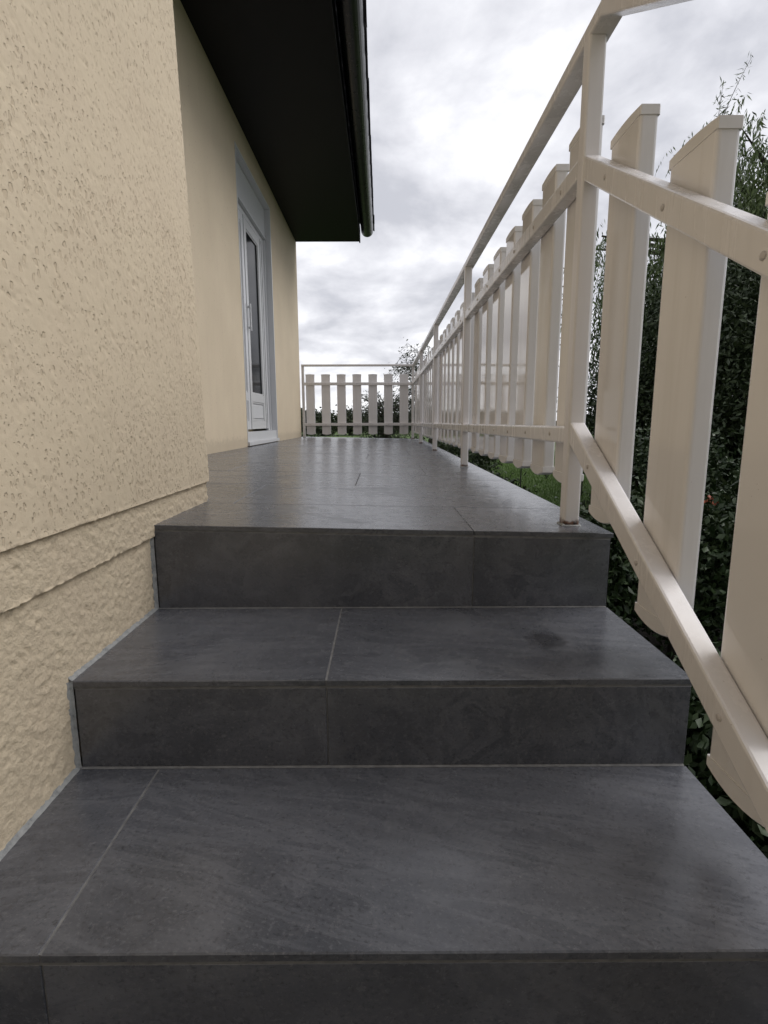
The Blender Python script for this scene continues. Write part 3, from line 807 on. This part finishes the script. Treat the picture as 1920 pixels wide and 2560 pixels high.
# weeping willow to the right
def willow(base, top, rad, strands, label, sprig=None, seed=1):
    root = empty('willow_tree', base, label=label, cat='tree')
    mb = MB(); b = Vector((0, 0, 0)); H_ = top-base[2]
    tube(mb, [b, (.1, .05, H_*.25), (.0, .1, H_*.5), (.1, 0, H_*.85)], [.3, .24, .19, .05], 10)
    tips = []
    for k in range(26):
        a = rng.uniform(0, 2*math.pi); r = rng.uniform(.35, .98); s = Vector((0, .05, H_*rng.uniform(.35, .6)))
        t = Vector((math.cos(a)*rad*r, math.sin(a)*rad*r, H_*(1.0-.33*r*r)+rng.uniform(-.25, .15)))
        md = s.lerp(t, .55)+Vector((0, 0, .5)); tube(mb, [s, md, t], [.09, .05, .015], 6); tips.append((s, md, t))
    mb.build('trunk', BARK, root, smooth=True)
    PP, DD = [], []; tw = MB()
    for k in range(strands):
        s, md, t = tips[rng.integers(len(tips))]; q = rng.uniform(.35, 1.0)
        p = (s*(1-q)**2+md*2*q*(1-q)+t*q*q); p = np.array(p)+rng.normal(size=3)*[.32, .32, .14]
        Lh = rng.uniform(.8, 3.6)*(.5+.5*q); n_ = int(Lh/.055); out_ = np.array([p[0], p[1], 0]); out_ /= np.linalg.norm(out_)+1e-6
        sw = rng.normal(size=3)*.05; tt = np.arange(n_)*.055
        path = p+np.outer(.32*(1-np.exp(-tt*1.6)), out_)+np.outer(tt, sw)*[1, 1, 0]; path[:, 2] = p[2]-tt+.12*np.sin(np.minimum(tt*4, 3.14))
        PP.append(path); dd = np.tile([0, 0, -1.0], (n_, 1))+rng.normal(size=(n_, 3))*.45; DD.append(dd)
    P = np.concatenate(PP); D = np.concatenate(DD); k_ = P[:, 2]+base[2] > GZ+.25
    P, D = P[k_], D[k_]; D /= np.linalg.norm(D, axis=1)[:, None]
    s = np.cross(D, rng.normal(size=D.shape)); s /= np.linalg.norm(s, axis=1)[:, None]
    Ln = rng.uniform(.07, .13, len(P))[:, None]; Wd = Ln*.11
    V = np.stack([P, P+D*Ln*.4+s*Wd, P+D*Ln, P+D*Ln*.4-s*Wd], 1).reshape(-1, 3); a = np.arange(len(P))*4
    link('crown', npmesh('crown', V, np.stack([a, a+1, a+2, a+3], 1)), L_WIL, root)
    if sprig:
        tw = MB(); Q = []
        for (p0, p1) in sprig:
            p0 = np.array(p0)-base; p1 = np.array(p1)-base
            pts = [p0+(p1-p0)*t+np.array([0, 0, .12*math.sin(t*3)]) for t in np.linspace(0, 1, 7)]
            tube(tw, [tuple(x) for x in pts], [.008, .007, .006, .005, .004, .003, .002], 5)
            for t in np.linspace(.25, 1, 60):
                Q.append(p0+(p1-p0)*t+np.array([0, 0, .12*math.sin(t*3)])+rng.normal(size=3)*.03)
        tw.build('twig', BARK, root)
        V, Fq = leaves(np.array(Q), .10, .085, droop=.4); link('twig_leaves', npmesh('twig_leaves', V, Fq), L_WIL, root)
    return root
willow((7.2, 9.6, GZ), 5.2, 3.8, 4200, 'large weeping willow with trailing strands behind the stair railing pickets',
       sprig=[((5.0, 9.0, 4.2), (5.55, 9.0, 5.6)), ((5.1, 9.0, 4.2), (5.15, 9.0, 5.25))])

# tall hedge behind the bed, dark
plant('laurel_hedge', 'tall dense dark laurel hedge seen between the pickets behind the bed', 'hedge', (5.2, 7.6, GZ), (5.2, 7.6, .5), (2.2, 2.4, 1.95), 1500, 110, .17, .075, .20, L_HED, .14, limbs=9)
plant('laurel_hedge', 'dark broad evergreen shrub mass at the right edge behind the nearest pickets', 'hedge', (4.6, 3.4, GZ), (4.9, 3.2, .1), (1.5, 1.7, 1.45), 700, 110, .16, .075, .2, L_HED, .12, limbs=8)
sh = [
 ('leafy shrub with orange flower heads growing just behind the first stair picket', (1.75, 3.05), (.40, .55, .42), (1.72, 3.05, -.56), [(1.50, 2.85, -.02), (1.83, 2.95, -.19), (1.12, 3.1, -.10)]),
 ('low leafy shrub with small red blooms beneath the first terrace pickets', (1.14, 2.95), (.20, .30, .24), (1.16, 2.9, -.56), [(.94, 3.0, -.27), (.99, 2.85, -.24)]),
 ('green broad leaved shrub growing beside the middle steps below the stair railing', (1.35, 1.5), (.38, .5, .27), (1.35, 1.6, -.90), None),
 ('round leafy bush at the far right behind the widest picket', (2.45, 2.9), (.45, .6, .55), (2.5, 2.9, -.42), None),
 ('dark low bush against the stair side in the lower right corner', (1.0, .75), (.3, .45, .22), (1.05, .7, -.98), None),
 ('tall leafy shrub with pale top leaves in the bed behind the terrace corner post', (2.0, 4.4), (.45, .6, .6), (2.3, 4.3, -.35), None),
]
for lab, (bx, by), rad, cen, fl in sh:
    plant('garden_shrub', lab, 'shrub', (bx, by, GZ), cen, rad, 210, 60, .07, .045, .27, L_SHR, .03, limbs=9, flowers=fl, group='shrubs in the bed beside the stairs')
# low plants hugging the wall of the terrace further back
for k, yk in enumerate((5.2, 6.4, 7.6)):
    lab = ['low dark bush against the terrace edge below the second railing post', 'low dark bush against the terrace edge below the third railing post', 'low dark bush against the terrace edge near the far corner'][k]
    plant('garden_shrub', lab, 'shrub', (1.05, yk, GZ), (1.05, yk, -.75), (.35, .6, .48), 110, 40, .08, .06, .26, L_HED, .025, limbs=6)
# bushes beyond the far end
bx_ = [(-1.3, 11.5, .7, .85, 'low dark bush near the left pickets of the end railing'), (.2, 11.8, .8, .8, 'low dark bush close behind the right pickets of the end railing'), (-2.6, 15.5, 1.1, 1.1, 'broad dark bush by the house corner beyond the end railing'), (-.2, 17, 1.3, .95, 'wide dark bush in the middle distance behind the end railing'),(-2.0, 13.5, .9, 1.0, 'dark rounded bush left of the others beyond the end railing'), (-.6, 14.5, 1.0, .85, 'olive bush behind the middle pickets of the end railing'),
       (.75, 13.2, .8, .95, 'dull green bush below the sparse tree beyond the end railing'), (2.2, 15, 1.1, 1.1, 'wide green bush beyond the far railing corner')]
for k, (bx, by, r_, h_, lab) in enumerate(bx_):
    plant('garden_bush', lab, 'shrub', (bx, by, GZ), (bx, by, GZ+h_*.5), (r_, r_*.8, h_*.52), 150, 50, .12, .085, .25, [L_HED, L_FAR, L_HED, L_FAR, L_HED, L_HED, L_FAR, L_HED][k], .03, limbs=6)
# open-crowned tree behind the far corner
def sparse(base, top, label):
    root = empty('garden_tree', base, label=label, cat='tree'); H_ = top-base[2]
    mb = MB(); tube(mb, [(0, 0, 0), (.03, 0, H_*.4), (-.03, .05, H_*.75)], [.07, .05, .03], 8)
    Q = []
    for k in range(120):
        z0 = H_*rng.uniform(.35, .78); a = rng.uniform(0, 2*math.pi); r = rng.uniform(.5, 1.15)
        p0 = np.array([0, 0, z0]); p2 = np.array([math.cos(a)*r, math.sin(a)*r, min(z0+rng.uniform(-.1, .9), H_)]); p1 = (p0+p2)/2+[0, 0, .28]
        pts = [p0*(1-t)**2+p1*2*t*(1-t)+p2*t*t for t in np.linspace(0, 1, 7)]
        # drooping end
        e_ = pts[-1]+np.array([math.cos(a)*.18, math.sin(a)*.18, -.22]); pts.append(e_)
        tube(mb, [tuple(x) for x in pts], [.016, .014, .011, .009, .007, .006, .005, .003], 4)
        for t in range(3, 8):
            for _ in range(3): Q.append(pts[t]+rng.normal(size=3)*.06)
        for _ in range(3):
            t = rng.integers(2, 6); s = pts[t]; d = rng.normal(size=3); d[2] = abs(d[2])*.3-.15; d /= np.linalg.norm(d)
            q = [s+d*u*.38+np.array([0, 0, -.14*u*u]) for u in (0, .35, .7, 1)]
            tube(mb, [tuple(x) for x in q], [.006, .005, .004, .002], 3)
            for u in q[1:]:
                for _ in range(3): Q.append(u+rng.normal(size=3)*.05)
    mb.build('trunk', BARK, root)
    V, Fq = leaves(np.array(Q), .075, .17, droop=.6); link('crown', npmesh('crown', V, Fq), L_HED, root)
sparse((1.25, 14.0, GZ), 2.35, 'slender open crowned tree with drooping leafy twigs behind the far railing corner')
sparse((.15, 15.5, GZ), 1.05, 'small thin leaved sapling seen between the right pickets of the end railing')
# far trees along the horizon
far = [(-11.6, 80, 1.9, 3.6), (-8.2, 62, 1.3, 3.15), (-6.3, 58, 1.35, 2.9), (-3.6, 60, 1.75, 3.3), (-1.0, 66, 1.5, 2.7), (1.6, 70, 2.0, 2.6), (5, 78, 2.5, 3.5), (-14.5, 95, 3.5, 4.0), (9, 85, 3, 4), (-20, 100, 4, 4.4), (14, 90, 4, 5)]
fl_ = ['leftmost', 'second', 'third', 'fourth', 'fifth', 'sixth', 'seventh']
desc = ['dark round far tree just right of the house corner, beyond the end railing', 'far round tree between the first and second pickets of the end railing', 'far round tree between the second and third pickets of the end railing',
        'tallest dark far tree between the third and fourth pickets of the end railing', 'low far tree between the fourth and fifth pickets of the end railing', 'low far tree between the fifth and sixth pickets of the end railing',
        'distant tree hidden mostly by the far railing corner', 'more distant broad tree behind the leftmost pickets', 'distant tree right of the far railing corner', 'farthest tree at the left of the horizon', 'farthest tree at the right of the horizon']
for k, (bx, by, r_, h_) in enumerate(far):
    h_ *= .82
    plant('far_tree', desc[k], 'tree', (bx, by, GZ), (bx, by, GZ+h_*.55), (r_, r_, h_*.46), 160, 26, .28, .26, .4, L_FAR, .14, limbs=4, group='trees along the horizon')
# distant wood line closing the horizon
n = 60000; ang = rng.uniform(-1.25, 1.25, n); dist = rng.uniform(150, 190, n)
P = np.stack([np.sin(ang)*dist, np.cos(ang)*dist, GZ+rng.uniform(0, 1, n)*(1.7+.8*np.sin(ang*37)+.6*np.sin(ang*91+1))], 1)
V, Fq = leaves(P, 1.4, .5); tag(link('distant_wood', npmesh('distant_wood', V, Fq), L_FAR), kind='stuff')
# unseen hedge added behind the camera to keep light off the risers
plant('added_shade_hedge', 'dark hedge added out of view behind the camera to shade the stair risers', 'hedge', (1.0, -4.6, GZ), (1.0, -4.4, 1.2), (5.0, .8, 2.7), 1300, 60, .2, .12, .25, L_HED, .08, limbs=8)

# small garden things
mb = MB()
for s_, (r_, z_) in enumerate([(.01, 0)]): pass
V = []; n = 12; rings = [(.0, .034), (.05, .032), (.085, .018), (.09, .0), (.08, -.01)]
mb.add([(math.cos(2*math.pi*k/n)*r_*1.15, math.sin(2*math.pi*k/n)*r_*(1+.06*math.sin(k)), z_+.01) for r_, z_ in rings[1:] for k in range(n)]+[(0, 0, .045)],
       [(q*n+k, q*n+(k+1) % n, (q+1)*n+(k+1) % n, (q+1)*n+k) for q in range(3) for k in range(n)]+[(k, (k+1) % n, 4*n) for k in range(n)])
tag(mb.build('stepping_stone', STONE, None, (2.96, 4.6, GZ+.03), smooth=True), 'small pale round stone lying on the ground between the two right stair pickets', 'stone')
for k, (sx, sy_) in enumerate([(2.75, 10.6), (3.9, 10.4)]):
    mb = MB(); tube(mb, [(0, 0, -.1), (0, 0, 1.0 if k == 0 else .55)], [.012, .012], 6)
    tag(mb.build('garden_stake', STAKE, None, (sx, sy_, GZ)), ['thin dark stake standing in the lawn below the first bay of terrace pickets', 'short dark stake in the lawn nearer the first railing post'][k], 'stake')
